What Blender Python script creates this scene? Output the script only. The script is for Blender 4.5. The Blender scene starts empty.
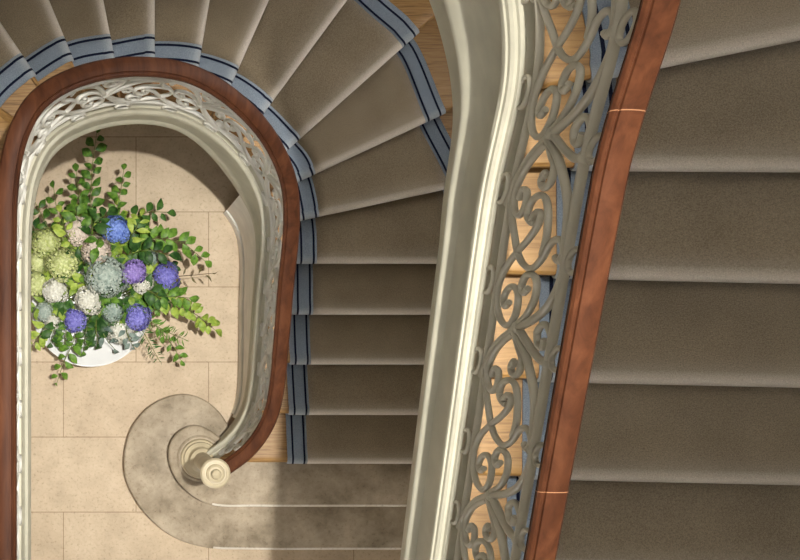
import bpy, bmesh, math, random
import numpy as np
from mathutils import Vector, Matrix
random.seed(7)
PI = math.pi
SC = bpy.context.scene
COL = SC.collection

# ------------------------------------------------------------------ helpers
def link(o, parent=None):
    COL.objects.link(o)
    if parent is not None:
        o.parent = parent
    return o

def tag(o, label=None, cat=None, group=None, kind=None):
    if label: o['label'] = label
    if cat: o['category'] = cat
    if group: o['group'] = group
    if kind: o['kind'] = kind
    return o

def empty(name, loc=(0, 0, 0), label=None, cat=None, group=None):
    o = bpy.data.objects.new(name, None)
    o.empty_display_size = .1
    o.location = loc
    link(o)
    return tag(o, label, cat, group)

def mesh_obj(name, verts, faces, mat, parent=None, smooth=True, angle=None, origin=None):
    me = bpy.data.meshes.new(name)
    off = Vector((0, 0, 0))
    if parent is not None:
        off = parent_world(parent)
    vs = [tuple(Vector(v) - off) for v in verts]
    me.from_pydata(vs, [], faces)
    bm = bmesh.new(); bm.from_mesh(me)
    bmesh.ops.recalc_face_normals(bm, faces=bm.faces)
    bm.to_mesh(me); bm.free()
    if smooth:
        me.polygons.foreach_set('use_smooth', [True] * len(me.polygons))
        if angle is not None:
            me.set_sharp_from_angle(angle=angle)
    me.materials.append(mat)
    o = bpy.data.objects.new(name, me)
    return link(o, parent)

def parent_world(p):
    v = Vector((0, 0, 0))
    while p is not None:
        v = v + p.location
        p = p.parent
    return v

class MB:
    def __init__(s): s.v = []; s.f = []
    def add(s, v, f):
        n = len(s.v); s.v += [tuple(map(float, p)) for p in v]
        s.f += [tuple(i + n for i in q) for q in f]
    def grid(s, rows, close_u=False, close_v=False):
        R = len(rows); Cn = len(rows[0]); f = []
        for i in range(R if close_u else R - 1):
            for j in range(Cn if close_v else Cn - 1):
                a, b = i, (i + 1) % R; c, d = j, (j + 1) % Cn
                f.append((a * Cn + c, a * Cn + d, b * Cn + d, b * Cn + c))
        s.add([p for r in rows for p in r], f)
    def tube(s, rows):           # closed rings with caps
        R = len(rows); Cn = len(rows[0]); n0 = len(s.v)
        s.grid(rows, False, True)
        s.f.append(tuple(n0 + j for j in range(Cn)))
        s.f.append(tuple(n0 + (R - 1) * Cn + j for j in reversed(range(Cn))))
    def box(s, x0, x1, y0, y1, z0, z1):
        v = [(x, y, z) for z in (z0, z1) for y in (y0, y1) for x in (x0, x1)]
        s.add(v, [(0, 2, 3, 1), (4, 5, 7, 6), (0, 1, 5, 4), (2, 6, 7, 3), (0, 4, 6, 2), (1, 3, 7, 5)])
    def lathe(s, prof, c=(0, 0, 0), n=32):
        rows = [[(c[0] + r * math.cos(2 * PI * j / n), c[1] + r * math.sin(2 * PI * j / n), c[2] + z) for j in range(n)] for r, z in prof]
        s.tube(rows)
    def build(s, name, mat, parent=None, smooth=True, angle=.7):
        return mesh_obj(name, s.v, s.f, mat, parent, smooth, angle)

def catmull(pts, n=8):
    P = [np.array(p, float) for p in pts]
    P = [2 * P[0] - P[1]] + P + [2 * P[-1] - P[-2]]
    out = []
    for i in range(1, len(P) - 2):
        p0, p1, p2, p3 = P[i - 1:i + 3]
        # centripetal parametrisation
        t0 = 0; t1 = t0 + max(np.linalg.norm(p1 - p0), 1e-6) ** .5
        t2 = t1 + max(np.linalg.norm(p2 - p1), 1e-6) ** .5; t3 = t2 + max(np.linalg.norm(p3 - p2), 1e-6) ** .5
        for k in range(n):
            t = t1 + (t2 - t1) * k / n
            a1 = (t1 - t) / (t1 - t0) * p0 + (t - t0) / (t1 - t0) * p1
            a2 = (t2 - t) / (t2 - t1) * p1 + (t - t1) / (t2 - t1) * p2
            a3 = (t3 - t) / (t3 - t2) * p2 + (t - t2) / (t3 - t2) * p3
            b1 = (t2 - t) / (t2 - t0) * a1 + (t - t0) / (t2 - t0) * a2
            b2 = (t3 - t) / (t3 - t1) * a2 + (t - t1) / (t3 - t1) * a3
            out.append((t2 - t) / (t2 - t1) * b1 + (t - t1) / (t2 - t1) * b2)
    out.append(P[-2])
    return np.array(out)

class Plan:                       # plan curve parametrised by arc length
    def __init__(s, pts, smooth=0):
        q = catmull(pts, 10)
        d = np.concatenate([[0], np.cumsum(np.linalg.norm(np.diff(q, axis=0), axis=1))])
        n = int(d[-1] / .02) + 2
        t = np.linspace(0, d[-1], n)
        q = np.stack([np.interp(t, d, q[:, i]) for i in (0, 1)], 1)
        for _ in range(smooth):
            q[1:-1] = .25 * q[:-2] + .5 * q[1:-1] + .25 * q[2:]
        d = np.concatenate([[0], np.cumsum(np.linalg.norm(np.diff(q, axis=0), axis=1))])
        s.q = q; s.d = d; s.L = d[-1]
        tg = np.gradient(q, axis=0); tg /= np.linalg.norm(tg, axis=1)[:, None]
        s.tg = tg
    def at(s, t):
        if t < 0: return s.q[0] + s.tg[0] * t
        if t > s.L: return s.q[-1] + s.tg[-1] * (t - s.L)
        return np.array([np.interp(t, s.d, s.q[:, 0]), np.interp(t, s.d, s.q[:, 1])])
    def tan(s, t):
        v = np.array([np.interp(t, s.d, s.tg[:, 0]), np.interp(t, s.d, s.tg[:, 1])])
        return v / np.linalg.norm(v)
    def nrm(s, t):
        v = s.tan(t); return np.array([-v[1], v[0]])
    def hit(s, a, b, prefer):     # arc length where line a-b meets the curve nearest to `prefer`
        a = np.array(a); b = np.array(b); t = (b - a) / np.linalg.norm(b - a); n = np.array([-t[1], t[0]])
        e = (s.q - a) @ n
        best = None
        for i in range(len(e) - 1):
            if e[i] == 0 or e[i] * e[i + 1] < 0:
                w = e[i] / (e[i] - e[i + 1]); p = s.q[i] * (1 - w) + s.q[i + 1] * w
                dd = np.linalg.norm(p - prefer)
                if best is None or dd < best[0]: best = (dd, s.d[i] * (1 - w) + s.d[i + 1] * w)
        return None if best is None else best[1]

def sweep(plan, zf, prof, s0, s1, name, mat, parent, step=.03, zmin=None, hscale=None, angle=.6):
    """profile of (toward-well offset, height above pitch) swept along a plan curve"""
    n = max(2, int((s1 - s0) / step)); rows = []
    for i in range(n + 1):
        s = s0 + (s1 - s0) * i / n
        p = plan.at(s); nn = plan.nrm(s); z = zf(s); r = []
        for o, h in prof:
            zz = z + h * (hscale(s) if hscale and h < -.1 else 1)
            if zmin: zz = max(zz, zmin(s))
            r.append((p[0] + nn[0] * o, p[1] + nn[1] * o, zz))
        rows.append(r)
    m = MB(); m.tube(rows)
    return m.build(name, mat, parent, True, angle)

# ------------------------------------------------------------------ materials
def srgb(r, g, b):
    f = lambda c: ((c / 255) / 12.92) if c / 255 < .04045 else (((c / 255) + .055) / 1.055) ** 2.4
    return (f(r), f(g), f(b), 1)

def new_mat(name, rough=.5, spec=.5):
    m = bpy.data.materials.new(name); m.use_nodes = True
    nt = m.node_tree; bs = nt.nodes['Principled BSDF']
    bs.inputs['Roughness'].default_value = rough
    bs.inputs['Specular IOR Level'].default_value = spec
    return m, nt, bs

def N(nt, t, **kw):
    n = nt.nodes.new(t)
    for k, v in kw.items():
        if k in n.inputs: n.inputs[k].default_value = v
        else: setattr(n, k, v)
    return n

def ramp(nt, src, stops):
    r = nt.nodes.new('ShaderNodeValToRGB'); el = r.color_ramp.elements
    while len(el) < len(stops): el.new(.5)
    for e, (p, c) in zip(el, stops): e.position = p; e.color = c
    nt.links.new(src, r.inputs[0]); return r.outputs[0]

def bump(nt, bs, src, strength, dist=.01):
    b = nt.nodes.new('ShaderNodeBump'); b.inputs['Strength'].default_value = strength; b.inputs['Distance'].default_value = dist
    nt.links.new(src, b.inputs['Height']); nt.links.new(b.outputs[0], bs.inputs['Normal'])

def coords(nt, scale=(1, 1, 1), loc=(0, 0, 0), rot=(0, 0, 0), kind='Generated'):
    g = nt.nodes.new('ShaderNodeNewGeometry') if kind == 'World' else nt.nodes.new('ShaderNodeTexCoord')
    mp = nt.nodes.new('ShaderNodeMapping')
    mp.inputs['Scale'].default_value = scale; mp.inputs['Location'].default_value = loc; mp.inputs['Rotation'].default_value = rot
    nt.links.new(g.outputs['Position' if kind == 'World' else kind], mp.inputs[0]); return mp.outputs[0]

def mixc(nt, fac, a, b, mode='MIX'):
    m = nt.nodes.new('ShaderNodeMix'); m.data_type = 'RGBA'; m.blend_type = mode
    for sock, v in ((m.inputs[0], fac), (m.inputs[6], a), (m.inputs[7], b)):
        if hasattr(v, 'links'): nt.links.new(v, sock)
        else: sock.default_value = v
    return m.outputs[2]

def mat_stone(name, base, dark, light, tiles=False):
    m, nt, bs = new_mat(name, .55, .3)
    c = coords(nt, kind='World')
    n1 = N(nt, 'ShaderNodeTexNoise', Scale=5.0, Detail=6.0, Roughness=.65); nt.links.new(c, n1.inputs[0])
    col = ramp(nt, n1.outputs[0], [(.3, dark), (.5, base), (.72, light)])
    n2 = N(nt, 'ShaderNodeTexNoise', Scale=55.0, Detail=4.0, Roughness=.7); nt.links.new(c, n2.inputs[0])
    pits = ramp(nt, n2.outputs[0], [(.32, (.45, .40, .34, 1)), (.40, (.86, .84, .82, 1)), (.50, (1, 1, 1, 1))])
    col = mixc(nt, .55, col, pits, 'MULTIPLY')
    h = n2.outputs[0]
    if tiles:
        cb = coords(nt, loc=(.228 + 10 * .906, .0125 + 10 * .4685, 0), kind='World')
        br = N(nt, 'ShaderNodeTexBrick', Scale=1.0)
        br.offset = .5; br.inputs['Brick Width'].default_value = .906; br.inputs['Row Height'].default_value = .4685
        br.inputs['Mortar Size'].default_value = .0025; br.inputs['Mortar Smooth'].default_value = .1
        br.inputs['Color1'].default_value = (1, 1, 1, 1); br.inputs['Color2'].default_value = (.93, .91, .89, 1)
        br.inputs['Mortar'].default_value = (.52, .45, .38, 1)
        nt.links.new(cb, br.inputs[0])
        col = mixc(nt, 1.0, col, br.outputs[0], 'MULTIPLY')
    nt.links.new(col, bs.inputs['Base Color'])
    bump(nt, bs, h, .15, .004)
    return m

def mat_wood(name, a, b, c, scale=(1, 1, 1), rot=(0, 0, 0), rough=.4, bands=14, coat=0):
    m, nt, bs = new_mat(name, rough, .4)
    co = coords(nt, scale=scale, rot=rot, kind='World')
    n0 = N(nt, 'ShaderNodeTexNoise', Scale=float(bands), Detail=5.0, Roughness=.6, Distortion=.6); nt.links.new(co, n0.inputs[0])
    col = ramp(nt, n0.outputs[0], [(.28, a), (.5, b), (.72, c)])
    n1 = N(nt, 'ShaderNodeTexNoise', Scale=2.2, Detail=3.0); nt.links.new(coords(nt, kind='World'), n1.inputs[0])
    v = ramp(nt, n1.outputs[0], [(.3, (.75, .72, .7, 1)), (.7, (1.08, 1.06, 1.04, 1))])
    col = mixc(nt, .8, col, v, 'MULTIPLY')
    nt.links.new(col, bs.inputs['Base Color'])
    bs.inputs['Coat Weight'].default_value = coat; bs.inputs['Coat Roughness'].default_value = .25
    bump(nt, bs, n0.outputs[0], .12, .003)
    return m

def mat_carpet(name, a, b, scale=260.0, sheen=.35, lit_worn=None):
    m, nt, bs = new_mat(name, 1.0, .05)
    c = coords(nt, kind='World')
    n = N(nt, 'ShaderNodeTexNoise', Scale=scale, Detail=3.0, Roughness=.8); nt.links.new(c, n.inputs[0])
    col = ramp(nt, n.outputs[0], [(.32, a), (.68, b)])
    n2 = N(nt, 'ShaderNodeTexNoise', Scale=4.0, Detail=4.0); nt.links.new(c, n2.inputs[0])
    v = ramp(nt, n2.outputs[0], [(.3, (.86, .85, .83, 1)), (.7, (1.1, 1.1, 1.1, 1))])
    col = mixc(nt, 1.0, col, v, 'MULTIPLY')
    if lit_worn:
        at = N(nt, 'ShaderNodeAttribute', attribute_name='lit_wear')  # nosing tint: rubbed pile with caught light painted in
        wc = ramp(nt, n.outputs[0], [(.3, lit_worn[0]), (.7, lit_worn[1])])
        col = mixc(nt, at.outputs['Fac'], col, wc)
    nt.links.new(col, bs.inputs['Base Color'])
    bs.inputs['Sheen Weight'].default_value = sheen; bs.inputs['Sheen Roughness'].default_value = .5
    bump(nt, bs, n.outputs[0], .8, .006)
    return m

def mat_paint(name, col, rough=.45, var=.06):
    m, nt, bs = new_mat(name, rough, .4)
    c = coords(nt, kind='World')
    n = N(nt, 'ShaderNodeTexNoise', Scale=9.0, Detail=5.0); nt.links.new(c, n.inputs[0])
    k = tuple(x * (1 - 2 * var) for x in col[:3]) + (1,)
    l = tuple(min(1, x * (1 + var)) for x in col[:3]) + (1,)
    nt.links.new(ramp(nt, n.outputs[0], [(.3, k), (.7, l)]), bs.inputs['Base Color'])
    return m

def mat_plant(name, a, b, scale=40.0, rough=.5, trans=0.0):
    m, nt, bs = new_mat(name, rough, .35)
    c = coords(nt, kind='World')
    n = N(nt, 'ShaderNodeTexNoise', Scale=scale, Detail=3.0); nt.links.new(c, n.inputs[0])
    oi = nt.nodes.new('ShaderNodeObjectInfo')
    ad = N(nt, 'ShaderNodeMath', operation='MULTIPLY_ADD'); nt.links.new(oi.outputs['Random'], ad.inputs[0]); ad.inputs[1].default_value = .3
    sb = N(nt, 'ShaderNodeMath', operation='SUBTRACT'); nt.links.new(n.outputs[0], sb.inputs[0]); sb.inputs[1].default_value = .15
    nt.links.new(sb.outputs[0], ad.inputs[2])
    nt.links.new(ramp(nt, ad.outputs[0], [(.3, a), (.7, b)]), bs.inputs['Base Color'])
    bs.inputs['Subsurface Weight'].default_value = 0
    return m

M = {}
M['floor'] = mat_stone('travertine_tiles', (.60, .475, .335, 1), (.50, .39, .27, 1), (.68, .55, .40, 1), True)
M['stone'] = mat_stone('travertine_step', (.40, .325, .235, 1), (.22, .175, .118, 1), (.56, .465, .35, 1))
M['stone_edge'] = mat_stone('travertine_lit_edge', (.72, .66, .57, 1), (.6, .54, .46, 1), (.8, .75, .67, 1))  # paler stone, paints the light along the step edges
M['cream'] = mat_paint('cream_gloss_paint', (.56, .53, .42, 1), .4)
M['white'] = mat_paint('warm_white_paint', (.80, .78, .72, 1), .45)
M['iron'] = mat_paint('grey_beige_iron_paint', (.47, .43, .34, 1), .35, .04)
M['pale_iron'] = mat_paint('pale_grey_iron_paint', (.74, .72, .66, 1), .35, .05)
M['wall'] = mat_paint('cream_wall_plaster', (.70, .67, .60, 1), .8, .03)
M['newel'] = mat_paint('stone_coloured_newel_paint', (.58, .49, .33, 1), .4)
M['rail'] = mat_wood('mahogany', (.05, .016, .007, 1), (.092, .031, .013, 1), (.135, .049, .021, 1), (1, .12, 1), rough=.6, bands=22, coat=.0)
M['rail'].node_tree.nodes['Principled BSDF'].inputs['Specular IOR Level'].default_value = .2
M['rail_joint'] = mat_paint('pale_rail_joint', (.42, .20, .10, 1), .5)
M['oak'] = mat_wood('honey_oak', (.17, .085, .024, 1), (.36, .20, .066, 1), (.43, .26, .10, 1), (.06, 1, 1), rough=.45, bands=110)
LIT_WORN = ((.58, .50, .42, 1), (.88, .79, .68, 1))  # rubbed pile, paled further to paint light on the nosings
M['carpet'] = mat_carpet('taupe_carpet', (.19, .145, .092, 1), (.40, .32, .22, 1), lit_worn=LIT_WORN)
M['blue'] = mat_carpet('slate_blue_carpet', (.17, .21, .27, 1), (.34, .40, .48, 1), lit_worn=((.34, .37, .41, 1), (.5, .54, .58, 1)))
M['navy'] = mat_carpet('navy_carpet', (.004, .006, .020, 1), (.011, .015, .042, 1), sheen=.1)
M['porcelain'] = mat_paint('white_porcelain', (.85, .85, .85, 1), .25, .01)
M['leaf'] = mat_plant('mid_green_leaf', (.035, .10, .010, 1), (.15, .29, .035, 1))
M['dark_leaf'] = mat_plant('dark_green_leaf', (.015, .055, .010, 1), (.06, .15, .025, 1))
M['lime_leaf'] = mat_plant('lime_green_leaf', (.16, .26, .03, 1), (.38, .48, .08, 1))
M['grey_leaf'] = mat_plant('grey_green_leaf', (.10, .15, .13, 1), (.26, .32, .28, 1))
M['dry_leaf'] = mat_plant('bronze_leaf', (.07, .055, .022, 1), (.17, .14, .06, 1))
M['stem'] = mat_plant('green_stem', (.08, .12, .02, 1), (.20, .24, .06, 1))
M['dry_stem'] = mat_plant('brown_stem', (.06, .035, .015, 1), (.15, .09, .04, 1))
M['fl_white'] = mat_plant('white_petals', (.62, .60, .50, 1), (.88, .87, .80, 1), 90)
M['fl_blush'] = mat_plant('blush_petals', (.66, .55, .46, 1), (.86, .76, .66, 1), 90)
M['fl_lime'] = mat_plant('lime_petals', (.46, .52, .17, 1), (.84, .86, .48, 1), 60)
M['fl_blue'] = mat_plant('sky_blue_petals', (.07, .14, .52, 1), (.26, .38, .82, 1), 90)
M['fl_violet'] = mat_plant('violet_petals', (.14, .13, .48, 1), (.36, .34, .80, 1), 90)
M['fl_lav'] = mat_plant('lavender_petals', (.25, .17, .52, 1), (.50, .39, .78, 1), 90)
M['fl_sage'] = mat_plant('sage_blue_petals', (.22, .30, .26, 1), (.50, .56, .50, 1), 35)

# ------------------------------------------------------------------ measured geometry (metres)
RISE = .155
LN = {3: ((.946, -.606), (1.832, -.606)), 4: ((1.102, -.311), (1.856, -.311)), 5: ((1.081, -.017), (1.849, -.017)),
      6: ((1.088, .262), (1.841, .262)), 7: ((1.094, .536), (1.821, .536)), 8: ((1.146, .771), (1.838, .921)),
      9: ((1.097, .971), (1.805, 1.301)), 10: ((.996, 1.12), (1.566, 1.628)), 11: ((.839, 1.276), (1.231, 1.809)),
      12: ((.668, 1.425), (.821, 1.769)), 13: ((.466, 1.412), (.519, 1.729)), 14: ((.249, 1.417), (.249, 1.689)),
      15: ((.055, 1.407), (.007, 1.65)), 16: ((-.125, 1.341), (-.237, 1.61)), 17: ((-.288, 1.243), (-.436, 1.461)),
      18: ((-.382, 1.054), (-.51, 1.148))}
CIN = Plan([(.615, -.61), (.655, -.572), (.703, -.537), (.766, -.485), (.829, -.401), (.880, -.29), (.903, -.138), (.908, .045), (.910, .219), (.911, .359),
            (.915, .477), (.916, .60), (.908, .702), (.878, .822), (.807, .935), (.709, 1.036), (.574, 1.125), (.431, 1.177),
            (.308, 1.19), (.16, 1.173), (.019, 1.128), (-.108, 1.058), (-.232, .945), (-.300, .816), (-.328, .70), (-.341, .58), (-.345, .40),
            (-.345, .0), (-.345, -.5), (-.345, -1.1)], 6)
CCI = Plan([(1.11, -.75), (1.108, -.606), (1.096, -.311), (1.081, -.017), (1.071, .262), (1.068, .536), (1.060, .75), (1.0, 1.0), (.93, 1.08),
            (.80, 1.216), (.644, 1.332), (.456, 1.398), (.248, 1.411), (.064, 1.379), (-.112, 1.345), (-.280, 1.243), (-.425, 1.115), (-.51, .93), (-.54, .7),
            (-.55, .4), (-.55, -.4), (-.55, -1.2)], 3)
CCO = Plan([(2.10, -.75), (2.10, .0), (2.08, .5), (1.985, .95), (1.81, 1.314), (1.638, 1.695), (1.474, 1.849), (1.2, 2.08), (.8, 2.28), (.3, 2.36), (-.3, 2.24),
            (-.85, 1.9), (-1.2, 1.4), (-1.32, .9), (-1.34, .4), (-1.34, -1.2)], 3)
def arc(cx, cy, r, a0, a1, n):
    return [(cx + r * math.cos(a0 + (a1 - a0) * i / n), cy + r * math.sin(a0 + (a1 - a0) * i / n)) for i in range(n + 1)]
WALLPTS = [(2.3, -1.6), (2.3, -.3), (2.3, .6)] + arc(.3, .9, 2.0, 0, PI, 18) + [(-1.7, .6), (-1.7, -.3), (-1.7, -1.3)]
CW = Plan(WALLPTS, 0)

CUN = Plan([(1.062, -1.75), (1.062, -1.0), (1.062, -.4), (1.062, .1), (1.062, .42), (1.066, .58), (1.064, .69), (1.045, .80), (1.005, .92), (.95, 1.04), (.85, 1.16), (.71, 1.27), (.54, 1.35)], 4)
UZ0 = 4.575
UN = {}
for k, y in {-4: -1.52, -3: -1.225, -2: -.93, -1: -.637, 0: -.3466, 1: -.0536, 2: .2349, 3: .511}.items():
    sl = .022 if k < 3 else .006
    UN[k] = ((1.24, y - sl * .03), (2.25, y - sl * 1.03))
UN[4] = ((1.10, .685), (1.77, .82)); UN[5] = ((.985, .89), (1.9, 1.25)); UN[6] = ((.86, 1.11), (1.5, 1.68))
UCI = Plan([(1.255, -1.75), (1.255, -.4), (1.257, .3), (1.252, .6), (1.23, .84), (1.15, 1.08), (1.0, 1.30), (.8, 1.45)], 3)
UCO = Plan([(2.285, -1.75), (2.285, -.4), (2.285, .5), (2.26, 1.0), (2.10, 1.6), (1.8, 2.1), (1.5, 2.4)], 3)

class Flight:
    """treads between straight nosing lines, bounded by plan curves; z of nosing k = z0 + rise*k"""
    def __init__(s, lines, cin, cci, cco, cw, z0, flat=None):
        s.ln = {k: (np.array(a), np.array(b)) for k, (a, b) in lines.items()}
        s.cin, s.cci, s.cco, s.cw, s.z0 = cin, cci, cco, cw, z0
        s.ks = sorted(s.ln); s.p = {}
        for k in s.ks:
            a, b = s.ln[k]; t = (b - a) / np.linalg.norm(b - a)
            si = cin.hit(a, b, a - t * .15)
            s.p[k] = dict(cin=0.0 if si is None else si, cci=cci.hit(a, b, a), cco=cco.hit(a, b, b), cw=cw.hit(a, b, b + t * .6))
            if np.linalg.norm(cin.at(s.p[k]['cin']) - a) > .6: s.p[k]['cin'] = 0.0
        s.flat = flat
    def z(s, k): return s.z0 + RISE * k
    def fwd(s, k):
        a, b = s.ln[k]; t = (b - a) / np.linalg.norm(b - a); return np.array([-t[1], t[0]])
    def pt(s, c, k, t):               # point on bounding curve c, a fraction t of the way from nosing k to k+1
        cv = getattr(s, c); q0 = s.p[k][c]; q1 = s.p[k + 1][c] if t else q0
        return cv.at(q0 + (q1 - q0) * t)

def front(fl, c0, c1, k, df, dz, lat, nl):
    """row across the flight at nosing k, moved df along the ascent and dz up"""
    A = fl.pt(c0, k, 0); B = fl.pt(c1, k, 0)
    return _row(A + fl.fwd(k) * df, B + fl.fwd(k) * df, fl.z(k) + dz, lat, nl)
def inside(fl, c0, c1, k, t, dz, lat, nl, df=0):
    A = fl.pt(c0, k, t); B = fl.pt(c1, k, t)
    if df: A = A + fl.fwd(k + 1) * df; B = B + fl.fwd(k + 1) * df
    return _row(A, B, fl.z(k) + dz, lat, nl)
def _row(A, B, z, lat, nl):
    u = B - A; L = np.linalg.norm(u); u = u / L
    a, b = lat(L)
    return [tuple(A + u * (a + (b - a) * i / nl)) + (z,) for i in range(nl + 1)]

full = lambda L: (0, L - .012)
def tread(fl, k, mat, parent, name='tread', tmax=1.0, over=.045, nt=8, th=.04):
    m = MB(); rows = []
    r = th / 2
    for i in range(7):
        a = -PI / 2 + PI * i / 6
        rows.append(front(fl, 'cin', 'cw', k, r - r * math.cos(a), -r + r * math.sin(a), full, 1))
    for i in range(1, nt + 1):
        rows.append(inside(fl, 'cin', 'cw', k, tmax * i / nt, 0, full, 1, over if i == nt else 0))
    for i in range(nt, 0, -1):
        rows.append(inside(fl, 'cin', 'cw', k, tmax * i / nt, -th, full, 1, over if i == nt else 0))
    n = len(rows)
    m.grid(rows, True, False)
    c = len(rows[0])
    for e in (0, c - 1):
        m.f.append(tuple(i * c + e for i in range(7)))
        top = [6 + i for i in range(nt + 1)]; bot = [0] + [n - i for i in range(1, nt + 1)]
        for i in range(nt): m.f.append(tuple(q * c + e for q in (top[i], top[i + 1], bot[i + 1], bot[i])))
    return m.build(name, mat, parent, True, .5)

def riser(fl, k, mat, parent, name='riser'):
    m = MB()
    rows = []
    for df, dz in ((.03, -.04), (.05, -.04), (.05, -RISE), (.03, -RISE)):
        rows.append(front(fl, 'cin', 'cw', k, df, dz, full, 1))
    m.grid(rows, True, False)
    m.f.append((0, 2, 4, 6)); m.f.append((7, 5, 3, 1))
    return m.build(name, mat, parent, False)

def carpet_rows(fl, k, lat, nl, lift):
    """rows of points from the foot of riser k over its nosing to the foot of riser k+1, each with its painted brightness"""
    c0, c1 = 'cci', 'cco'; rows = []; lit_wear = []
    R = .02 + lift
    for j in range(3):
        rows.append(front(fl, c0, c1, k, .03 - lift, -RISE + lift + (RISE - .055) * j / 2, lat, nl)); lit_wear.append(0)
    for i in range(9):
        a = -PI / 2 + PI * i / 8
        rows.append(front(fl, c0, c1, k, .02 - R * math.cos(a), -.02 + R * math.sin(a), lat, nl)); lit_wear.append((0, 0, .2, .5, .9, 1, 1, .8, .55)[i])
    rows.append(front(fl, c0, c1, k, .034, lift, lat, nl)); lit_wear.append(.18)
    for t, w_ in ((.22, .06), (.32, .01), (.42, 0), (.55, 0), (.68, 0), (.80, 0), (.9, 0), (1, 0)):
        rows.append(inside(fl, c0, c1, k, t, lift, lat, nl, .022 if t == 1 else 0)); lit_wear.append(w_)
    return rows, lit_wear

def carpet(fl, ks, lat, nl, lift, name, mat, parent, th=.008):
    m = MB(); wr = []
    for k in ks:
        rows, lit_wear = carpet_rows(fl, k, lat, nl, lift)
        m.grid(rows); wr += [x for x in lit_wear for _ in range(nl + 1)]
    o = m.build(name, mat, parent, True, 1.2)
    o.data.attributes.new('lit_wear', 'FLOAT', 'POINT').data.foreach_set('value', wr)
    if th:
        sd = o.modifiers.new('pile', 'SOLIDIFY'); sd.thickness = th; sd.offset = -1
    return o

def runner(fl, ks, label, group=None, outer=True):
    k0 = ks[0]; p = fl.pt('cci', k0, 0)
    root = empty('stair_runner', (p[0], p[1], fl.z(k0 - 1)), label, 'carpet', group)
    W = .118
    carpet(fl, ks, lambda L: (W, L - (W if outer else 0)), 10, .009, 'pile_field', M['carpet'], root)
    sides = [lambda a, b: (lambda L: (a, b))]
    if outer: sides.append(lambda a, b: (lambda L: (L - a, L - b)))
    for sd in sides:
        bd = carpet(fl, ks, sd(0, W), 3, .009, 'border', M['blue'], root)
        bd['label'] = 'slate blue border with two navy lines'
        for a in (.032, .100):
            st = carpet(fl, ks, sd(a - .0055, a + .0055), 1, .0105, 'stripe', M['navy'], bd, th=0)
            st['label'] = 'navy line'
    return root

# ------------------------------------------------------------------ setting
H_CEIL = 9.45; OPEN_X = (.39, .645); OPEN_Y = (-.05, 1.6)
def struct(name, m, mat, smooth=False):
    o = m.build(name, mat, None, smooth); o['kind'] = 'structure'; return o
m = MB(); m.box(-1.85, 2.45, -4.6, 3.05, -.12, 0); struct('floor', m, M['floor'])
def wall_strip(name, pts, t=.12, z0=0, z1=None):
    z1 = H_CEIL if z1 is None else z1
    m = MB(); q = np.array(pts, float); tg = np.gradient(q, axis=0); tg /= np.linalg.norm(tg, axis=1)[:, None]
    nn = np.stack([tg[:, 1], -tg[:, 0]], 1)       # away from the room (right of travel)
    a = q; b = q + nn * t
    rows = [[tuple(p) + (z,) for p, z in ((a[i], z0), (b[i], z0), (b[i], z1), (a[i], z1))] for i in range(len(q))]
    m.tube(rows); return struct(name, m, M['wall'], len(pts) > 3)
wall_strip('wall_right', [(2.3, -4.5), (2.3, 0), (2.3, .9)])
A0, A1 = math.radians(4), math.radians(30)  # back wall opening added to brighten the lower carpet
wall_strip('wall_back', arc(.3, .9, 2.0, A1, PI, 34))
wall_strip('wall_back.001', arc(.3, .9, 2.0, 0, A0, 3))
wall_strip('wall_back.002', arc(.3, .9, 2.0, A0, A1, 10), z0=0, z1=2.0)
wall_strip('wall_back.003', arc(.3, .9, 2.0, A0, A1, 10), z0=3.0)
m = MB()
for a in (4.6, 17, 29.4):
    c, sn = math.cos(math.radians(a)), math.sin(math.radians(a))
    m.box(.3 + 2.06 * c - .025, .3 + 2.06 * c + .025, .9 + 2.06 * sn - .025, .9 + 2.06 * sn + .025, 2.0, 3.0)
for z in (2.0, 2.5, 2.96):
    q0 = arc(.3, .9, 2.03, A0, A1, 10); q1 = arc(.3, .9, 2.09, A0, A1, 10)
    m.tube([[p + (z,), q + (z,), q + (z + .04,), p + (z + .04,)] for p, q in zip(q0, q1)])
struct('added_window_1', m, M['white'])  # frame of the added opening, out of view
wall_strip('wall_left', [(-1.7, .9), (-1.7, 0), (-1.7, -4.5)])
# front wall: unseen, closed above to shade the upper flight, open at ground level
m = MB(); m.box(-1.82, 2.42, -4.62, -4.5, 2.4, H_CEIL); m.box(-.1, 2.42, -4.62, -4.5, 0, 2.4); m.box(-1.82, -1.5, -4.62, -4.5, 0, 2.4); struct('unseen_wall_front', m, M['wall'])
# unseen ceiling, its open roof light shaped to shade the upper runner
m = MB()
def sup(a, e=.45): return (math.copysign(abs(math.cos(a)) ** e, math.cos(a)), math.copysign(abs(math.sin(a)) ** e, math.sin(a)))
inner = [(OPEN_X[0] + OPEN_X[1] * sup(2 * PI * i / 64)[0], OPEN_Y[0] + OPEN_Y[1] * sup(2 * PI * i / 64)[1]) for i in range(64)]
def edge_pt(x, y):
    dx, dy = x - .35, y + .05
    t = min([((2.42 - .35) / dx) if dx > 1e-6 else 1e9, ((-1.82 - .35) / dx) if dx < -1e-6 else 1e9,
             ((3.02 + .05) / dy) if dy > 1e-6 else 1e9, ((-4.55 + .05) / dy) if dy < -1e-6 else 1e9])
    return (.35 + dx * t, -.05 + dy * t)
outer = [edge_pt(*p) for p in inner]
rows = [[(i[0], i[1], H_CEIL), (o[0], o[1], H_CEIL), (o[0], o[1], H_CEIL + .2), (i[0], i[1], H_CEIL + .2)] for i, o in zip(inner, outer)]
m.grid(rows, True, True); struct('ceiling', m, M['wall'])

# ------------------------------------------------------------------ lower staircase
LOW = Flight(LN, CIN, CCI, CCO, CW, 0)
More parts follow.
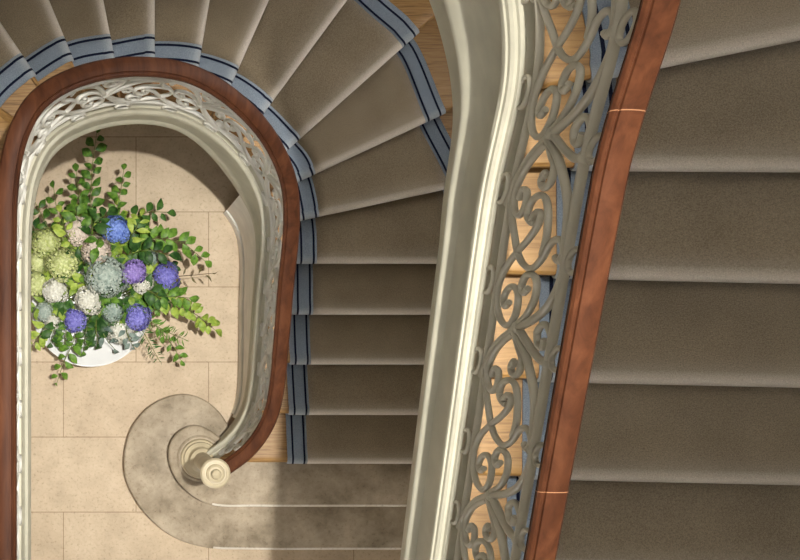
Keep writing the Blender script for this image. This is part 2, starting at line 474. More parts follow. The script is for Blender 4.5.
# landing edge: virtual nosing 19 far along the landing
LOW.ln[19] = (np.array((-.35, -1.2)), np.array((-1.34, -1.2)))
LOW.p[19] = dict(cin=CIN.hit((-.3, -1.0), (-1.5, -1.0), np.array((-.35, -1.0))), cci=CCI.hit((-.3, -1.0), (-1.5, -1.0), np.array((-.55, -1.0))),
                 cco=CCO.hit((-.3, -1.0), (-1.5, -1.0), np.array((-1.34, -1.0))), cw=CW.hit((-.3, -1.0), (-1.8, -1.0), np.array((-1.7, -1.0))))
ks_low = list(range(3, 19))
sk = np.array([LOW.p[k]['cin'] for k in ks_low]); kk = np.array(ks_low, float)
sk[0] = max(0.0, sk[1] - .36)
ss = np.linspace(0, CIN.L, 600)
nn_ = np.interp(ss, np.concatenate([[sk[0] - .5], sk, [sk[-1] + 9]]), np.concatenate([[2.3], kk, [18]]))
nn_ = np.where(ss < sk[0], 3 - (sk[0] - ss) * 1.2, nn_)
ker = np.hanning(61); ker /= ker.sum()
nn_s = np.convolve(np.pad(nn_, 30, mode='edge'), ker, 'valid')
zl = lambda s: RISE * float(np.interp(s, ss, nn_s))
nl_of = lambda s: float(np.interp(s, ss, nn_s))

stair = empty('staircase', (.9, -.6, 0), 'lower curved staircase rising from two stone curtail steps around the well', 'staircase')
def stone_step(outline, z0, z1, back, name, label):
    q = catmull(outline, 6); pts = [tuple(p) for p in q] + back
    a = sum(pts[i][0] * pts[(i + 1) % len(pts)][1] - pts[(i + 1) % len(pts)][0] * pts[i][1] for i in range(len(pts)))
    if a < 0: pts = pts[::-1]
    n = len(pts); P = np.array(pts)
    tg = np.roll(P, -1, 0) - np.roll(P, 1, 0); tg /= np.linalg.norm(tg, axis=1)[:, None] + 1e-9
    inn = np.stack([-tg[:, 1], tg[:, 0]], 1)
    rows = []
    prof = [(.028, z0), (.028, z1 - .05), (.016, z1 - .047), (.006, z1 - .04), (.0, z1 - .028), (.0, z1 - .016), (.004, z1 - .006), (.014, z1)]
    for d, z in prof: rows.append([tuple(P[i] + inn[i] * d) + (z,) for i in range(n)])
    m = MB(); m.tube(rows)
    o = m.build(name, M['stone'], stair, True, .9); o['label'] = label
    o.data.materials.append(M['stone_edge'])
    for i in range(n):
        if P[i][0] > .66 and P[i][1] < -.6:          # front edge coloured pale for the light it catches
            for r in (3, 4, 5, 6): o.data.polygons[r * n + i].material_index = 1
    return o
stone_step([(2.29, -1.165), (1.5, -1.165), (.95, -1.165), (.65, -1.152), (.46, -1.092), (.307, -.975), (.208, -.843), (.153, -.709), (.15, -.576), (.19, -.423), (.288, -.297), (.402, -.23), (.515, -.207), (.632, -.239), (.73, -.316), (.80, -.42)],
           0, .155, [(.86, -.46), (2.29, -.46)], 'stone_step', 'wide bottom stone step with rounded end')
stone_step([(2.29, -.885), (1.5, -.885), (.95, -.885), (.696, -.879), (.584, -.837), (.47, -.735), (.415, -.602), (.422, -.506), (.47, -.434), (.566, -.391), (.65, -.415), (.717, -.461)],
           .155, .31, [(.80, -.50), (2.29, -.50)], 'stone_step', 'second stone step with scrolled end under newel')
for k in ks_low:
    if k < 18: tread(LOW, k, M['oak'], stair)
    else: tread(LOW, k, M['oak'], stair, 'landing', nt=24, th=.16)
    riser(LOW, k, M['oak'], stair)
def zmin_low(s):
    y = CIN.at(s)[1]; x = CIN.at(s)[0]
    return max(0.0, .30 * min(1, (.46 - s) / .30))
S_DEEP = CIN.hit((.5, .98), (1.2, .98), np.array((.77, .98)))
def hs_low(s):                    # the string deepens where the winders begin
    return 1 + 1.0 * math.exp(-((s - S_DEEP) / .30) ** 2)
string_prof = [(-.03, -.02), (-.03, .03), (.0, .035), (.012, .03), (.018, .05), (.03, .062), (.042, .055), (.047, .035), (.040, .018), (.034, .012),
               (.034, -.02), (.028, -.03), (.028, -.20), (.034, -.21), (.040, -.225), (.040, -.25), (.032, -.265), (.032, -.30), (-.03, -.30)]
sweep(CIN, zl, string_prof, .05, CIN.L - .02, 'string', M['cream'], stair, zmin=zmin_low, hscale=hs_low)
# soffit: helicoidal underside from string to wall
def soffit(fl, ks, depth, parent, k_extra=0.0):
    m = MB(); top = []; bot = []
    for k in ks:
        for i in range(4):
            t = i / 4
            A = fl.pt('cin', k, t); B = fl.pt('cw', k, t); B = B + (A - B) * .015; z = fl.z(k) + RISE * t
            top.append([tuple(A) + (z - depth + .05,), tuple(B) + (z - depth + .05,), tuple(B) + (z - depth,), tuple(A) + (z - depth,)])
    m.tube(top); return m.build('soffit', M['white'], parent, True, .6)
soffit(LOW, range(5, 18), .30, stair)
# panelled spandrel below the straight part of the string
m = MB(); rows = []
s_end = -.11 + CIN.hit((.5, 1.03), (1.2, 1.0), np.array((.72, 1.03)))
for i in range(41):
    s = .34 + (s_end - .34) * i / 40
    p = CIN.at(s); n = CIN.nrm(s); z = max(.06, zl(s) - .285)
    rows.append([tuple(p + n * .026) + (0,), tuple(p + n * .026) + (z,), tuple(p - n * .02) + (z,), tuple(p - n * .02) + (0,)])
m.tube(rows); sp = m.build('spandrel_panel', M['white'], stair, True, .6)
m = MB(); rows = []
for i in range(41):
    s = .36 + (s_end - .36) * i / 40
    p = CIN.at(s); n = CIN.nrm(s)
    rows.append([tuple(p + n * o) + (z,) for o, z in ((.026, 0), (.042, 0), (.042, .10), (.036, .12), (.026, .125))])
m.tube(rows); m.build('skirting', M['white'], sp, True, .6)

runner(LOW, ks_low, 'taupe stair runner with blue borders on the lower winding flight')

# ------------------------------------------------------------------ ironwork
def corr(l): return [(u, v + .13 * u - .03) for u, v in l]
T = {
 'a': [(-.128, .16), (-.094, .185), (-.044, .245), (-.014, .34), (0, .418), (.02, .545), (.048, .628), (.089, .672), (.128, .684), (.146, .674)],
 'b1': [(.442, .327), (.389, .447), (.335, .532), (.278, .602), (.240, .630), (.206, .645), (.169, .662), (.146, .674)],
 'b2': [(.441, .374), (.396, .496), (.368, .585), (.361, .648)],
 'c3': [(.361, .655), (.408, .647), (.441, .605), (.452, .554), (.435, .521), (.406, .545), (.398, .588), (.416, .590)],
 'c1': [(.434, .322), (.415, .245), (.385, .18), (.344, .15), (.303, .178), (.283, .234), (.300, .268), (.333, .259), (.344, .215), (.326, .198)],
 'c2': [(.439, .328), (.40, .39), (.366, .442), (.336, .438), (.328, .395), (.347, .361), (.364, .374), (.354, .399)],
 'q': [(.32, .140), (.279, .174), (.235, .225), (.195, .275), (.16, .344), (.142, .433), (.160, .497), (.189, .538), (.197, .588), (.184, .632), (.161, .653), (.146, .628), (.157, .600)],
 'p': [(.067, .289), (.058, .26), (.076, .232), (.1, .254), (.104, .314), (.078, .362), (.036, .370), (.008, .331), (.019, .254), (.06, .187), (.108, .160), (.147, .184), (.185, .258), (.219, .362), (.246, .41), (.267, .418), (.276, .378), (.262, .345)],
 'r': [(.250, .385), (.257, .342), (.279, .303), (.302, .308), (.315, .366), (.301, .43), (.264, .474), (.235, .490), (.205, .500), (.168, .494)],
 's2': [(0, .375), (.037, .478), (.075, .506), (.108, .492), (.128, .44), (.124, .387), (.102, .374), (.085, .403), (.095, .430)]}
T = {k: corr(v) for k, v in T.items()}
UNIT = .45
def circ(u, v, ru, rv): return [(u + ru * math.cos(2 * PI * i / 16), v + rv * math.sin(2 * PI * i / 16)) for i in range(16)]

def bar_pts(mb, plan, zf, pts, s0, w=.0085, d=.0095, closed=False, taper=True, n=5, oshift=0.0):
    """bend a bar given in (along, above pitch) onto the balustrade surface"""
    q = np.array(pts) if closed else catmull(pts, n)
    P3 = []
    for u, v in q:
        s = s0 + u; p = plan.at(s); nn = plan.nrm(min(max(s, 0), plan.L))
        P3.append((np.array([p[0] + nn[0] * oshift, p[1] + nn[1] * oshift, zf(min(max(s, 0), plan.L)) + v]), np.array([nn[0], nn[1], 0])))
    L = len(P3); rows = []
    for i in range(L):
        a = P3[(i - 1) % L if closed else max(i - 1, 0)][0]; b = P3[(i + 1) % L if closed else min(i + 1, L - 1)][0]
        t = b - a; t = t / (np.linalg.norm(t) + 1e-9); nn = P3[i][1]
        bb = np.cross(t, nn); bb /= np.linalg.norm(bb) + 1e-9
        k = 1.0
        rows.append([tuple(P3[i][0] + bb * w * k * math.cos(a_) + nn * d * math.sin(a_)) for a_ in [PI / 8 + PI / 4 * j for j in range(8)]])
    if closed: mb.grid(rows, True, True)
    else: mb.tube(rows)

def bar(plan, zf, pts, s0, name, mat, parent, **kw):
    m = MB(); bar_pts(m, plan, zf, pts, s0, **kw)
    return m.build(name, mat, parent, True, .9)

def ball(mb, plan, zf, s0, u, v, r):
    s = s0 + u; p = plan.at(s); c = (p[0], p[1], zf(s) + v)
    mb.lathe([(r * math.sin(PI * i / 8) + 1e-4, -r * math.cos(PI * i / 8)) for i in range(9)], c, 10)

def balustrade(plan, zf, starts, smin, smax, mat, root, rail_h, s_rail0, s_rail1, joints=(), rs=1.0):
    # base and top bars
    def line(v, name, w, d):
        n = int((smax - smin) / .04)
        return bar(plan, zf, [(smin + (smax - smin) * i / n, v) for i in range(n + 1)], 0, name, mat, root, w=w, d=d, n=1)
    line(.138, 'bottom_bar', .008, .011); line(.672, 'top_bar', .010, .013)
    for s0 in starts:
        ok = lambda l: all(smin <= s0 + u <= smax for u, v in l)
        m = MB()
        for key in ('a', 'b1', 'b2'):
            if ok(T[key]): bar_pts(m, plan, zf, T[key], s0, w=.0105, d=.0115)
        if not m.v: continue
        for (u, v) in ((0, .378), (.146, .663), (.361, .668)):
            if smin <= s0 + u <= smax: ball(m, plan, zf, s0, u, v, .017)
        pan = m.build('scroll_panel', mat, root, True, .9)
        for key, nm in (('c1', 'small_curl'), ('c2', 'small_curl'), ('c3', 'small_curl'), ('q', 'wave_bar'), ('p', 'long_scroll'), ('r', 'crook'), ('s2', 'spiral_scroll')):
            if ok(T[key]): bar(plan, zf, T[key], s0, nm, mat, pan, w=.0085, d=.0095)
        for u in (.134, .365):
            if smin <= s0 + u - .04 and s0 + u + .04 <= smax:
                bar(plan, zf, circ(u, .078, .034, .044), s0, 'ring', mat, pan, closed=True, oshift=.009, w=.0065, d=.008)
                bar(plan, zf, circ(u + .004, .735, .026, .046), s0, 'ring', mat, pan, closed=True, w=.007, d=.008)
    # hardwood handrail: rounded top over a narrower moulded base
    prof = [(.020, -.045), (.026, -.028), (.038, -.022), (.041, -.012), (.036, -.006), (.043, .004), (.044, .016), (.038, .029), (.031, .034), (.0285, .029), (.026, .0285), (.0235, .037), (.012, .041), (0, .042),
            (-.018, .040), (-.036, .032), (-.044, .018), (-.043, .004), (-.036, -.006), (-.041, -.012), (-.038, -.022), (-.026, -.028), (-.020, -.045)]
    prof = [(o * rs, h * rs) for o, h in prof]
    rh = rail_h if callable(rail_h) else (lambda s: rail_h)
    hr = sweep(plan, lambda s: zf(s) + rh(s), prof, s_rail0, s_rail1, 'handrail', M['rail'], root, step=.025, angle=.5)
    hr['label'] = 'polished mahogany handrail'
    for sj in joints:
        sweep(plan, lambda s: zf(s) + rh(s), [(o * 1.006, h * 1.006) for o, h in prof], sj, sj + .002, 'joint_line', M['rail_joint'], hr, step=.002)
    # iron core rail under the wood
    n = int((s_rail1 - s_rail0) / .04)
    bar(plan, lambda s: zf(s) + rh(s) - .055, [(s_rail0 + .02 + (s_rail1 - s_rail0 - .04) * i / n, 0) for i in range(n + 1)], 0, 'core_rail', mat, root, w=.010, d=.016, n=1)

lowbal = empty('balustrade', (.615, -.61, .31), 'pale scrolled iron balustrade with mahogany rail curving around the flower well', 'balustrade')
s_land = CIN.hit((-.2, .5), (-.5, .5), np.array((-.35, .5)))
rh_low = lambda s: .87 - .07 * min(1, max(0, (s - (s_land - .45)) / .45))
starts = [-.15 + UNIT * i for i in range(12)]
balustrade(CIN, zl, starts, .10, CIN.L - .05, M['pale_iron'], lowbal, rh_low, .03, CIN.L - .02, rs=.91)
# newel post
m = MB(); NP = (.602, -.592, .31)
m.lathe([(.0, 0), (.120, 0), (.120, .03), (.112, .045), (.098, .05), (.096, .065), (.103, .075), (.100, .09), (.078, .10), (.066, .12), (.060, .16), (.072, .19), (.072, .205), (.052, .22), (.047, .26), (.050, .50), (.044, .85), (.042, .93), (.056, .95), (.056, .965), (.044, .985), (.042, 1.05), (.05, 1.09), (.0, 1.095)], NP, 40)
nw = m.build('newel_post', M['newel'], lowbal, True, .5)
m = MB()
m.lathe([(.0, 1.085), (.05, 1.085), (.072, 1.095), (.080, 1.112), (.079, 1.126), (.070, 1.138), (.058, 1.140), (.056, 1.134), (.050, 1.134), (.047, 1.146), (.036, 1.156), (.026, 1.158), (.024, 1.164), (.027, 1.180), (.022, 1.194), (.010, 1.203), (.0, 1.205)], NP, 40)
m.build('newel_cap', M['newel'], nw, True, .5)
m = MB()
m.lathe([(.0, -.002), (.140, -.002), (.140, .012), (.128, .022), (.0, .022)], NP, 40)
m.build('plinth', M['stone'], nw, True, .5)

# ------------------------------------------------------------------ upper staircase
UP = Flight(UN, CUN, UCI, UCO, CW, UZ0)
ks_up = list(range(-4, 6))
stair2 = empty('staircase', (1.06, -1.75, 3.7), 'upper staircase flight with deep moulded cream string, closest to the viewer', 'staircase')
for k in ks_up:
    tread(UP, k, M['oak'], stair2); riser(UP, k, M['oak'], stair2)
us = np.array([UP.p[k]['cin'] for k in sorted(UN)]); uk = np.array(sorted(UN), float)
ssu = np.linspace(0, CUN.L, 400)
nu = np.interp(ssu, us, uk)
nu = np.where(ssu < us[0], uk[0] - (us[0] - ssu) / .285, nu); nu = np.where(ssu > us[-1], uk[-1] + (ssu - us[-1]) / .24, nu)
ker = np.hanning(41); ker /= ker.sum()
pad = np.concatenate([nu[0] - (nu[1] - nu[0]) * np.arange(20, 0, -1), nu, nu[-1] + (nu[-1] - nu[-2]) * np.arange(1, 21)])
nus = np.convolve(pad, ker, 'valid')
zu = lambda s: UZ0 + RISE * float(np.interp(s, ssu, nus))
uprof = [(-.03, -.05), (-.03, .015), (.0, .02), (.004, .046), (.012, .058), (.022, .056), (.026, .046), (.034, .046), (.042, .038), (.045, .024), (.050, .022), (.054, .006), (.050, -.012), (.042, -.024), (.034, -.030),
         (.034, -.235), (.044, -.250), (.058, -.268), (.062, -.285), (.058, -.302), (.050, -.314), (.046, -.325), (.046, -.40), (-.03, -.40)]
sweep(CUN, zu, uprof, .02, us[-1], 'string', M['cream'], stair2, hscale=lambda s: 1 + .5 * min(1, max(0, (CUN.at(s)[1] - .35) / .7)))
soffit(UP, ks_up, .40, stair2)
runner(UP, ks_up, 'taupe stair runner with blue border on the upper flight at right', outer=False)
upbal = empty('balustrade', (1.062, -1.75, 3.8), 'scrolled grey iron balustrade and mahogany rail of the upper flight, nearest the viewer', 'balustrade')
s_of_y = lambda y: CUN.hit((.9, y), (1.2, y), np.array((1.06, y)))
starts_u = [s_of_y(-.367) + UNIT * i for i in range(-2, 4)]
balustrade(CUN, zu, starts_u, .1, us[-1] - .02, M['iron'], upbal, lambda s: .85 + .05 * min(1, max(0, (CUN.at(s)[1] - .4) / .4)), .05, us[-1] - .02, joints=(s_of_y(-.31), s_of_y(.50)), rs=.82)

# ------------------------------------------------------------------ flowers
BC = (-.055, .315)     # bowl centre
m = MB()
m.lathe([(.0, 0), (.13, 0), (.13, .015), (.07, .03), (.05, .06), (.05, .10), (.08, .13), (.20, .18), (.30, .25), (.352, .335), (.356, .345), (.35, .350), (.335, .345), (.30, .322), (.2, .31), (.0, .305)], (BC[0], BC[1], 0), 56)
bowl = m.build('flower_bowl', M['porcelain'], None, True, .6)
tag(bowl, 'wide white footed bowl under the flowers on the stone floor', 'bowl')

def floret_head(mb, c, r, axis, n, fs, rnd):
    """domed head of four-petalled florets"""
    ax = Vector(axis).normalized(); q = ax.to_track_quat('Z', 'Y')
    ph0 = rnd.uniform(0, 6)
    for i in range(n):
        ph = i * 2.39996; cz = 1 - 1.45 * (i + .5) / n
        sz = math.sqrt(max(0, 1 - cz * cz)); d = Vector((sz * math.cos(ph), sz * math.sin(ph), cz))
        d = (d + Vector((rnd.uniform(-.08, .08), rnd.uniform(-.08, .08), rnd.uniform(-.08, .08)))).normalized()
        p = Vector((d.x, d.y, d.z * .85)) * r * rnd.uniform(.90, 1.06) * (1 + .14 * math.sin(3.1 * d.x + ph0) + .12 * math.sin(4.3 * d.y + 2 * ph0))
        fq = d.to_track_quat('Z', 'Y'); a0 = rnd.uniform(0, PI); s = fs * rnd.uniform(.8, 1.15)
        vs = [p]; fcs = []
        for k in range(4):
            a = a0 + k * PI / 2
            for da, rr, dz in ((-.55, .75, .10), (0, 1.05, .02), (.55, .75, .10)):
                v = Vector((math.cos(a + da) * rr * s, math.sin(a + da) * rr * s, dz * s + .25 * s * (1 if da else .6)))
                vs.append(p + fq @ v)
            b = 1 + 3 * k; fcs.append((0, b, b + 1, b + 2))
        mb.add([Vector(c) + q @ v for v in vs], fcs)

def bloom(name, x, y, z, r, mat, label, cat='flower', fs=.020, n=None, tilt=None):
    rnd = random.Random(int(x * 1000) * 31 + int(y * 1000))
    base = Vector((BC[0] + (x - BC[0]) * .35, BC[1] + (y - BC[1]) * .35, .26))
    root = empty(name, base, label, cat, 'hydrangea heads in the bowl' if name == 'hydrangea' else None)
    ax = Vector(((x - BC[0]) * .9, (y - BC[1]) * .9, .5)) if tilt is None else Vector(tilt)
    mb = MB(); n = n or int(230 * (r / .08) ** 2 * (.017 / fs) ** 2 * .62)
    floret_head(mb, (x, y, z), r, ax, n, fs, rnd)
    mb2 = MB()
    o = mb.build('flower_head', mat, root, True, 3)
    # inner core so the head is solid
    core = MB(); k = r * .74
    core.lathe([(k * math.sin(PI * i / 8) + 1e-4, -k * .8 * math.cos(PI * i / 8)) for i in range(9)], (x, y, z), 14)
    core.build('receptacle', mat, root, True, 3)
    limb(mb2, [base, (base + Vector((x, y, z))) * .5 + Vector((0, 0, .03)), Vector((x, y, z - r * .5))], .005, .004)
    mb2.build('stem', M['stem'], root)
    return root

def limb(mb, pts, r0, r1, n=6, k=5):
    q = catmull([tuple(p) for p in pts], k); L = len(q); rows = []
    for i in range(L):
        t = Vector(q[min(i + 1, L - 1)]) - Vector(q[max(i - 1, 0)]); t.normalize()
        qq = t.to_track_quat('Z', 'Y'); r = r0 + (r1 - r0) * i / (L - 1)
        rows.append([tuple(Vector(q[i]) + qq @ Vector((r * math.cos(2 * PI * j / n), r * math.sin(2 * PI * j / n), 0))) for j in range(n)])
    mb.tube(rows)

def leaf(mb, p, d, up, L, W, curl=.18):
    """ovate leaf: folded along its midrib, curling down at the tip"""
    d = Vector(d).normalized(); up = Vector(up); side = d.cross(up).normalized(); up = side.cross(d).normalized()
    prof = [(0, .04), (.12, .42), (.28, .85), (.45, 1.0), (.62, .88), (.80, .52), (.93, .20), (1.0, .02)]
    vs = []; f = []
    for t, w in prof:
        z = .10 * L * math.sin(PI * t) - curl * L * t * t
        c = Vector(p) + d * L * t + up * z
        e = w * W * .5
        vs += [c - side * e + up * e * .35, c, c + side * e + up * e * .35]
    for i in range(len(prof) - 1):
        a = i * 3; f += [(a, a + 1, a + 4, a + 3), (a + 1, a + 2, a + 5, a + 4)]
    mb.add(vs, f)

LEAF = 1.32
def branch(name, pts, n, L, W, matl, label, cat='branch', group=None, start=.25, seed=0, mats='stem', flat=.8, jitter=.5):
    rnd = random.Random(seed); pts = [Vector(p) for p in pts]
    root = empty(name, pts[0], label, cat, group)
    ms = MB(); limb(ms, pts, .0035, .0015)
    q = catmull([tuple(p) for p in pts], 12); ml = MB()
    for i in range(n):
        t = start + (1 - start) * (i + .5) / n
        j = min(len(q) - 2, int(t * (len(q) - 1))); p = Vector(q[j]); tg = (Vector(q[j + 1]) - p).normalized()
        sd = tg.cross(Vector((0, 0, 1))); sd = sd.normalized() if sd.length > .05 else Vector((rnd.uniform(-1, 1), rnd.uniform(-1, 1), 0)).normalized()
        side = sd * (1 if i % 2 else -1)
        d = tg * rnd.uniform(.25, .8) + side * rnd.uniform(.5, 1.0) + Vector((0, 0, rnd.uniform(-.25, .3)))
        if i == n - 1: d = tg
        up = Vector((rnd.uniform(-jitter, jitter), rnd.uniform(-jitter, jitter), 1))
        k = rnd.uniform(.75, 1.15) * (1 - .25 * t) * LEAF
        base = p + d.normalized() * .006
        leaf(ml, base, d, up, L * k, W * k, rnd.uniform(.05, .3))
    ms.build('stem', M[mats], root); ml.build('foliage', M[matl], root, True, 3)
    return root

F_, NX_, NY_, HC = 1400., 100., 360., 8.74      # survey scale of the photograph: pixels to metres at a height
def W_(px, py, z):
    d = HC - z; return ((px - NX_) * d / F_, (NY_ - py) * d / F_, z)

for px, py, r, z, mt, lab in [
    (78, 231, .078, .66, 'fl_blush', 'ivory hydrangea head at the upper left of the arrangement, above the lime ones'),
    (117, 230, .074, .70, 'fl_blue', 'bright sky blue hydrangea head at the top of the arrangement'),
    (97, 250, .074, .72, 'fl_blush', 'blush hydrangea head with a green leaf lying over it'),
    (47, 242, .080, .58, 'fl_lime', 'lime green hydrangea head, topmost of the lime ones by the left rail'),
    (63, 264, .085, .64, 'fl_lime', 'lime hydrangea head nearest the centre, left of the large sage one'),
    (38, 284, .070, .54, 'fl_lime', 'lime hydrangea head, lowest of the lime ones by the left rail'),
    (38, 262, .060, .54, 'fl_lime', 'small lime hydrangea head between two larger lime heads at the left rail'),
    (107, 276, .108, .72, 'fl_sage', 'largest hydrangea head, sage green and pale blue, mid arrangement'),
    (134, 272, .070, .72, 'fl_lav', 'lavender hydrangea head right of the large sage one'),
    (143, 283, .055, .64, 'fl_white', 'white hydrangea head half hidden under the lavender one'),
    (167, 277, .070, .62, 'fl_violet', 'blue violet hydrangea head farthest right in the arrangement'),
    (55, 291, .070, .62, 'fl_white', 'white hydrangea head left of centre below the lime heads'),
    (88, 300, .072, .68, 'fl_white', 'round white hydrangea head below the large sage one'),
    (75, 320, .064, .58, 'fl_violet', 'violet hydrangea head at the lower left above the white bowl'),
    (138, 318, .066, .58, 'fl_violet', 'violet hydrangea head at the lower right above the white bowl'),
    (121, 331, .068, .50, 'fl_white', 'white hydrangea head hanging over the front edge of the bowl'),
    (150, 258, .042, .56, 'fl_sage', 'small pale sage flower head among leaves behind the violet one'),
    (44, 312, .052, .54, 'fl_sage', 'small grey sage flower head at the lower left by the rail'),
    (113, 310, .060, .60, 'fl_sage', 'sage green flower head between the two violet ones'),
    (52, 322, .042, .54, 'fl_white', 'small cream flower beside the grey sage head at lower left'),
]:
    x, y, z = W_(px, py, z)
    bloom('hydrangea', x, y, z, r, M[mt], lab, fs=(.026 if mt in ('fl_lime', 'fl_sage') else .021) if r > .06 else .017)

def B(name, px, n, L, W, mt, lab, group=None, **kw):
    """leafy branch through pixel-surveyed points (px, py, height)"""
    kw.setdefault('seed', int(px[-1][0] * 7 + px[-1][1]))
    return branch(name, [W_(*p) for p in px], n, L, W, mt, lab, 'branch', group, **kw)
B('foliage_branch', [(95, 255, .45), (91, 210, .66), (92, 170, .62), (97, 131, .50)], 17, .072, .046, 'leaf', 'longest green branch pointing to the top of the well', start=.2)
B('foliage_branch', [(88, 250, .45), (80, 205, .62), (76, 170, .55)], 10, .066, .040, 'leaf', 'green branch just left of the longest top branch')
B('foliage_branch', [(70, 255, .45), (58, 215, .62), (53, 184, .55)], 7, .062, .036, 'leaf', 'upright green sprig near the upper left rail')
B('foliage_branch', [(65, 255, .45), (45, 222, .58), (32, 196, .50)], 8, .062, .036, 'leaf', 'green sprig touching the upper left rail')
B('foliage_branch', [(62, 262, .45), (42, 235, .55), (29, 226, .48)], 8, .066, .036, 'dark_leaf', 'dark leaf sprig above the lime heads at the left rail')
B('foliage_branch', [(105, 255, .45), (128, 222, .66), (150, 212, .58), (169, 213, .52)], 9, .070, .040, 'dark_leaf', 'dark leaf branch reaching up right from the blue head')
B('foliage_branch', [(105, 250, .45), (118, 205, .66), (124, 168, .56)], 11, .064, .042, 'leaf', 'green branch just right of the longest top branch')
B('foliage_branch', [(118, 262, .45), (150, 240, .66), (180, 242, .60), (206, 262, .50)], 16, .070, .042, 'leaf', 'long green branch arching out to the right of the blue head')
B('foliage_branch', [(140, 280, .5), (170, 277, .60), (195, 275, .55), (214, 273, .50)], 7, .050, .013, 'dry_leaf', 'thin bare twig with slender bronze leaves pointing right', mats='dry_stem', jitter=1.2)
B('foliage_branch', [(130, 285, .45), (165, 300, .62), (192, 312, .54), (216, 331, .44)], 20, .070, .044, 'lime_leaf', 'light green leafy branch trailing to the lower right')
B('foliage_branch', [(130, 290, .45), (165, 296, .66), (190, 298, .60)], 11, .072, .042, 'leaf', 'green branch lying above the light trailing one at right')
B('foliage_branch', [(128, 300, .45), (155, 325, .55), (172, 345, .45), (182, 362, .38)], 10, .062, .032, 'leaf', 'green sprig drooping past the right edge of the white bowl')
B('rosemary_sprig', [(125, 305, .45), (145, 335, .55), (160, 362, .42)], 26, .048, .008, 'dark_leaf', 'needle leaved sprig hanging right of the white bowl', jitter=1.0)
B('rosemary_sprig', [(130, 305, .45), (160, 328, .55), (186, 340, .45)], 26, .048, .008, 'leaf', 'needle leaved sprig spreading toward the right floor', jitter=1.0)
B('foliage_branch', [(85, 310, .45), (72, 345, .50), (64, 362, .42), (56, 386, .22)], 9, .062, .034, 'leaf', 'drooping green sprig below the bowl at lower left', start=.3)
B('foliage_branch', [(60, 305, .45), (42, 332, .52), (31, 347, .42)], 9, .070, .040, 'lime_leaf', 'light green sprig at the rail left of the bowl')
B('foliage_branch', [(60, 295, .45), (40, 305, .56), (28, 316, .48)], 7, .066, .026, 'lime_leaf', 'narrow light green sprig at the left rail')
B('foliage_branch', [(95, 305, .45), (86, 332, .58), (83, 352, .46)], 13, .060, .038, 'leaf', 'green sprig spilling over the front middle of the bowl')
B('foliage_branch', [(75, 310, .45), (66, 332, .58), (64, 346, .48)], 9, .060, .036, 'leaf', 'green sprig spilling over the front left of the bowl')
B('foliage_branch', [(100, 310, .45), (104, 335, .58), (117, 352, .44)], 4, .085, .034, 'grey_leaf', 'grey green sprig with broad leaves over the front of the bowl')
B('foliage_branch', [(105, 250, .5), (100, 238, .80), (96, 250, .84)], 3, .085, .048, 'leaf', 'leaf lying over the blush hydrangea head')
B('foliage_branch', [(125, 260, .5), (145, 250, .74), (172, 256, .70)], 8, .090, .052, 'dark_leaf', 'broad dark leaves between the blue and violet heads')
B('foliage_branch', [(95, 265, .5), (78, 222, .72), (75, 205, .68)], 6, .090, .050, 'leaf', 'broad green leaves behind the ivory head')
B('foliage_branch', [(90, 255, .5), (95, 222, .76), (108, 214, .72)], 6, .092, .052, 'dark_leaf', 'broad dark leaves between the ivory and blue heads')
B('foliage_branch', [(130, 290, .5), (152, 292, .70), (165, 305, .62)], 8, .080, .048, 'dark_leaf', 'dark leaves below the farthest right violet head')
B('foliage_branch', [(98, 308, .45), (96, 328, .60), (98, 344, .52)], 9, .060, .038, 'dark_leaf', 'dark sprig over the bowl, right of the front middle sprig')
B('foliage_branch', [(66, 308, .45), (54, 330, .58), (50, 344, .50)], 8, .058, .036, 'dark_leaf', 'dark sprig over the left rim of the bowl')
B('foliage_branch', [(122, 308, .45), (128, 336, .58), (134, 348, .50)], 8, .056, .032, 'grey_leaf', 'grey green sprig over the right rim of the bowl')
B('foliage_branch', [(80, 255, .5), (66, 232, .72), (60, 212, .66)], 9, .064, .038, 'lime_leaf', 'light green sprig between the ivory and lime heads')
B('foliage_branch', [(110, 258, .5), (134, 232, .72), (142, 214, .64)], 8, .070, .028, 'lime_leaf', 'slender light green sprig right of the blue head')
rnd = random.Random(11)
heads = [(78, 231), (117, 230), (97, 250), (47, 242), (63, 264), (38, 284), (107, 276), (134, 272), (167, 277), (55, 291), (88, 300), (75, 320), (138, 318), (121, 331)]
n = 0
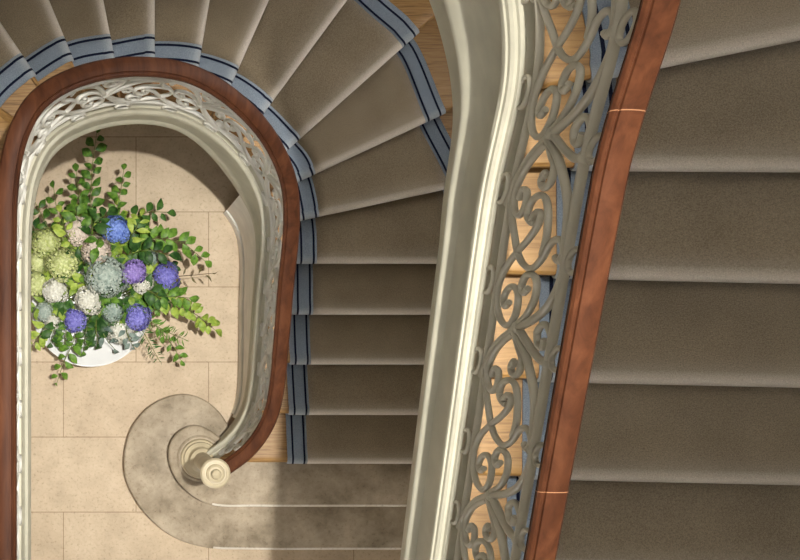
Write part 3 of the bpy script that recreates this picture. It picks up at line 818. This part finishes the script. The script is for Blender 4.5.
while n < 78:
    a = rnd.uniform(0, 2 * PI); rr = 66 * math.sqrt(rnd.random()); px, py = 101 + rr * math.cos(a), 272 + rr * math.sin(a) * .88
    if px < 33 or min(math.hypot(px - h[0], py - h[1]) for h in heads) < 9.5: continue
    z = .68 - .22 * (rr / 66) ** 2
    c = (101 + (px - 101) * .75, 275 + (py - 275) * .75, .40); d = (px + (px - 101) * .12 + rnd.uniform(-6, 6), py + (py - 272) * .12 + rnd.uniform(-6, 6), z - .01)
    mt = rnd.choice(['leaf', 'leaf', 'dark_leaf', 'dark_leaf', 'lime_leaf'] if px > 75 else ['leaf', 'lime_leaf', 'lime_leaf', 'dark_leaf'])
    branch('leaf_sprig', [W_(*c), W_((c[0] + px) / 2, (c[1] + py) / 2, (z + .45) / 2 + .06), W_(px, py, z), W_(*d)], 6, .064, .042, mt,
           'short leafy sprig tucked between the hydrangea heads', 'branch', 'leafy sprigs filling the bowl', start=.35, seed=n)
    n += 1

# ------------------------------------------------------------------ light
w = bpy.data.worlds.new('daylight'); SC.world = w; w.use_nodes = True
bg = w.node_tree.nodes['Background']; bg.inputs[0].default_value = (1.0, .99, .98, 1); bg.inputs[1].default_value = 5.9
ld = bpy.data.lights.new('roof_lantern_lamp', 'SPOT'); ld.energy = 6500; ld.color = (1.0, .975, .90); ld.shadow_soft_size = .09
ld.spot_size = math.radians(20); ld.spot_blend = 1.0
lo = bpy.data.objects.new('roof_lantern_lamp', ld); lo.location = (.88, .25, 13.0); lo.rotation_euler = (Vector((.88, .25, 13)) - Vector((.25, -.12, 0))).to_track_quat('Z', 'Y').to_euler(); COL.objects.link(lo)

# ------------------------------------------------------------------ camera (looking straight down the well)
cd = bpy.data.cameras.new('camera'); cam = bpy.data.objects.new('camera', cd); COL.objects.link(cam)
cam.location = (0, 0, 8.74); cam.rotation_euler = (0, 0, 0)
cd.sensor_fit = 'HORIZONTAL'; cd.sensor_width = 36; cd.lens = 1400 / 800 * 36
cd.shift_x = .375; cd.shift_y = .10; cd.clip_start = .05; cd.clip_end = 100
SC.camera = cam
vs = SC.view_settings
vs.view_transform = 'Standard'; vs.look = 'None'; vs.gamma = 1; vs.use_curve_mapping = False; vs.exposure = 0
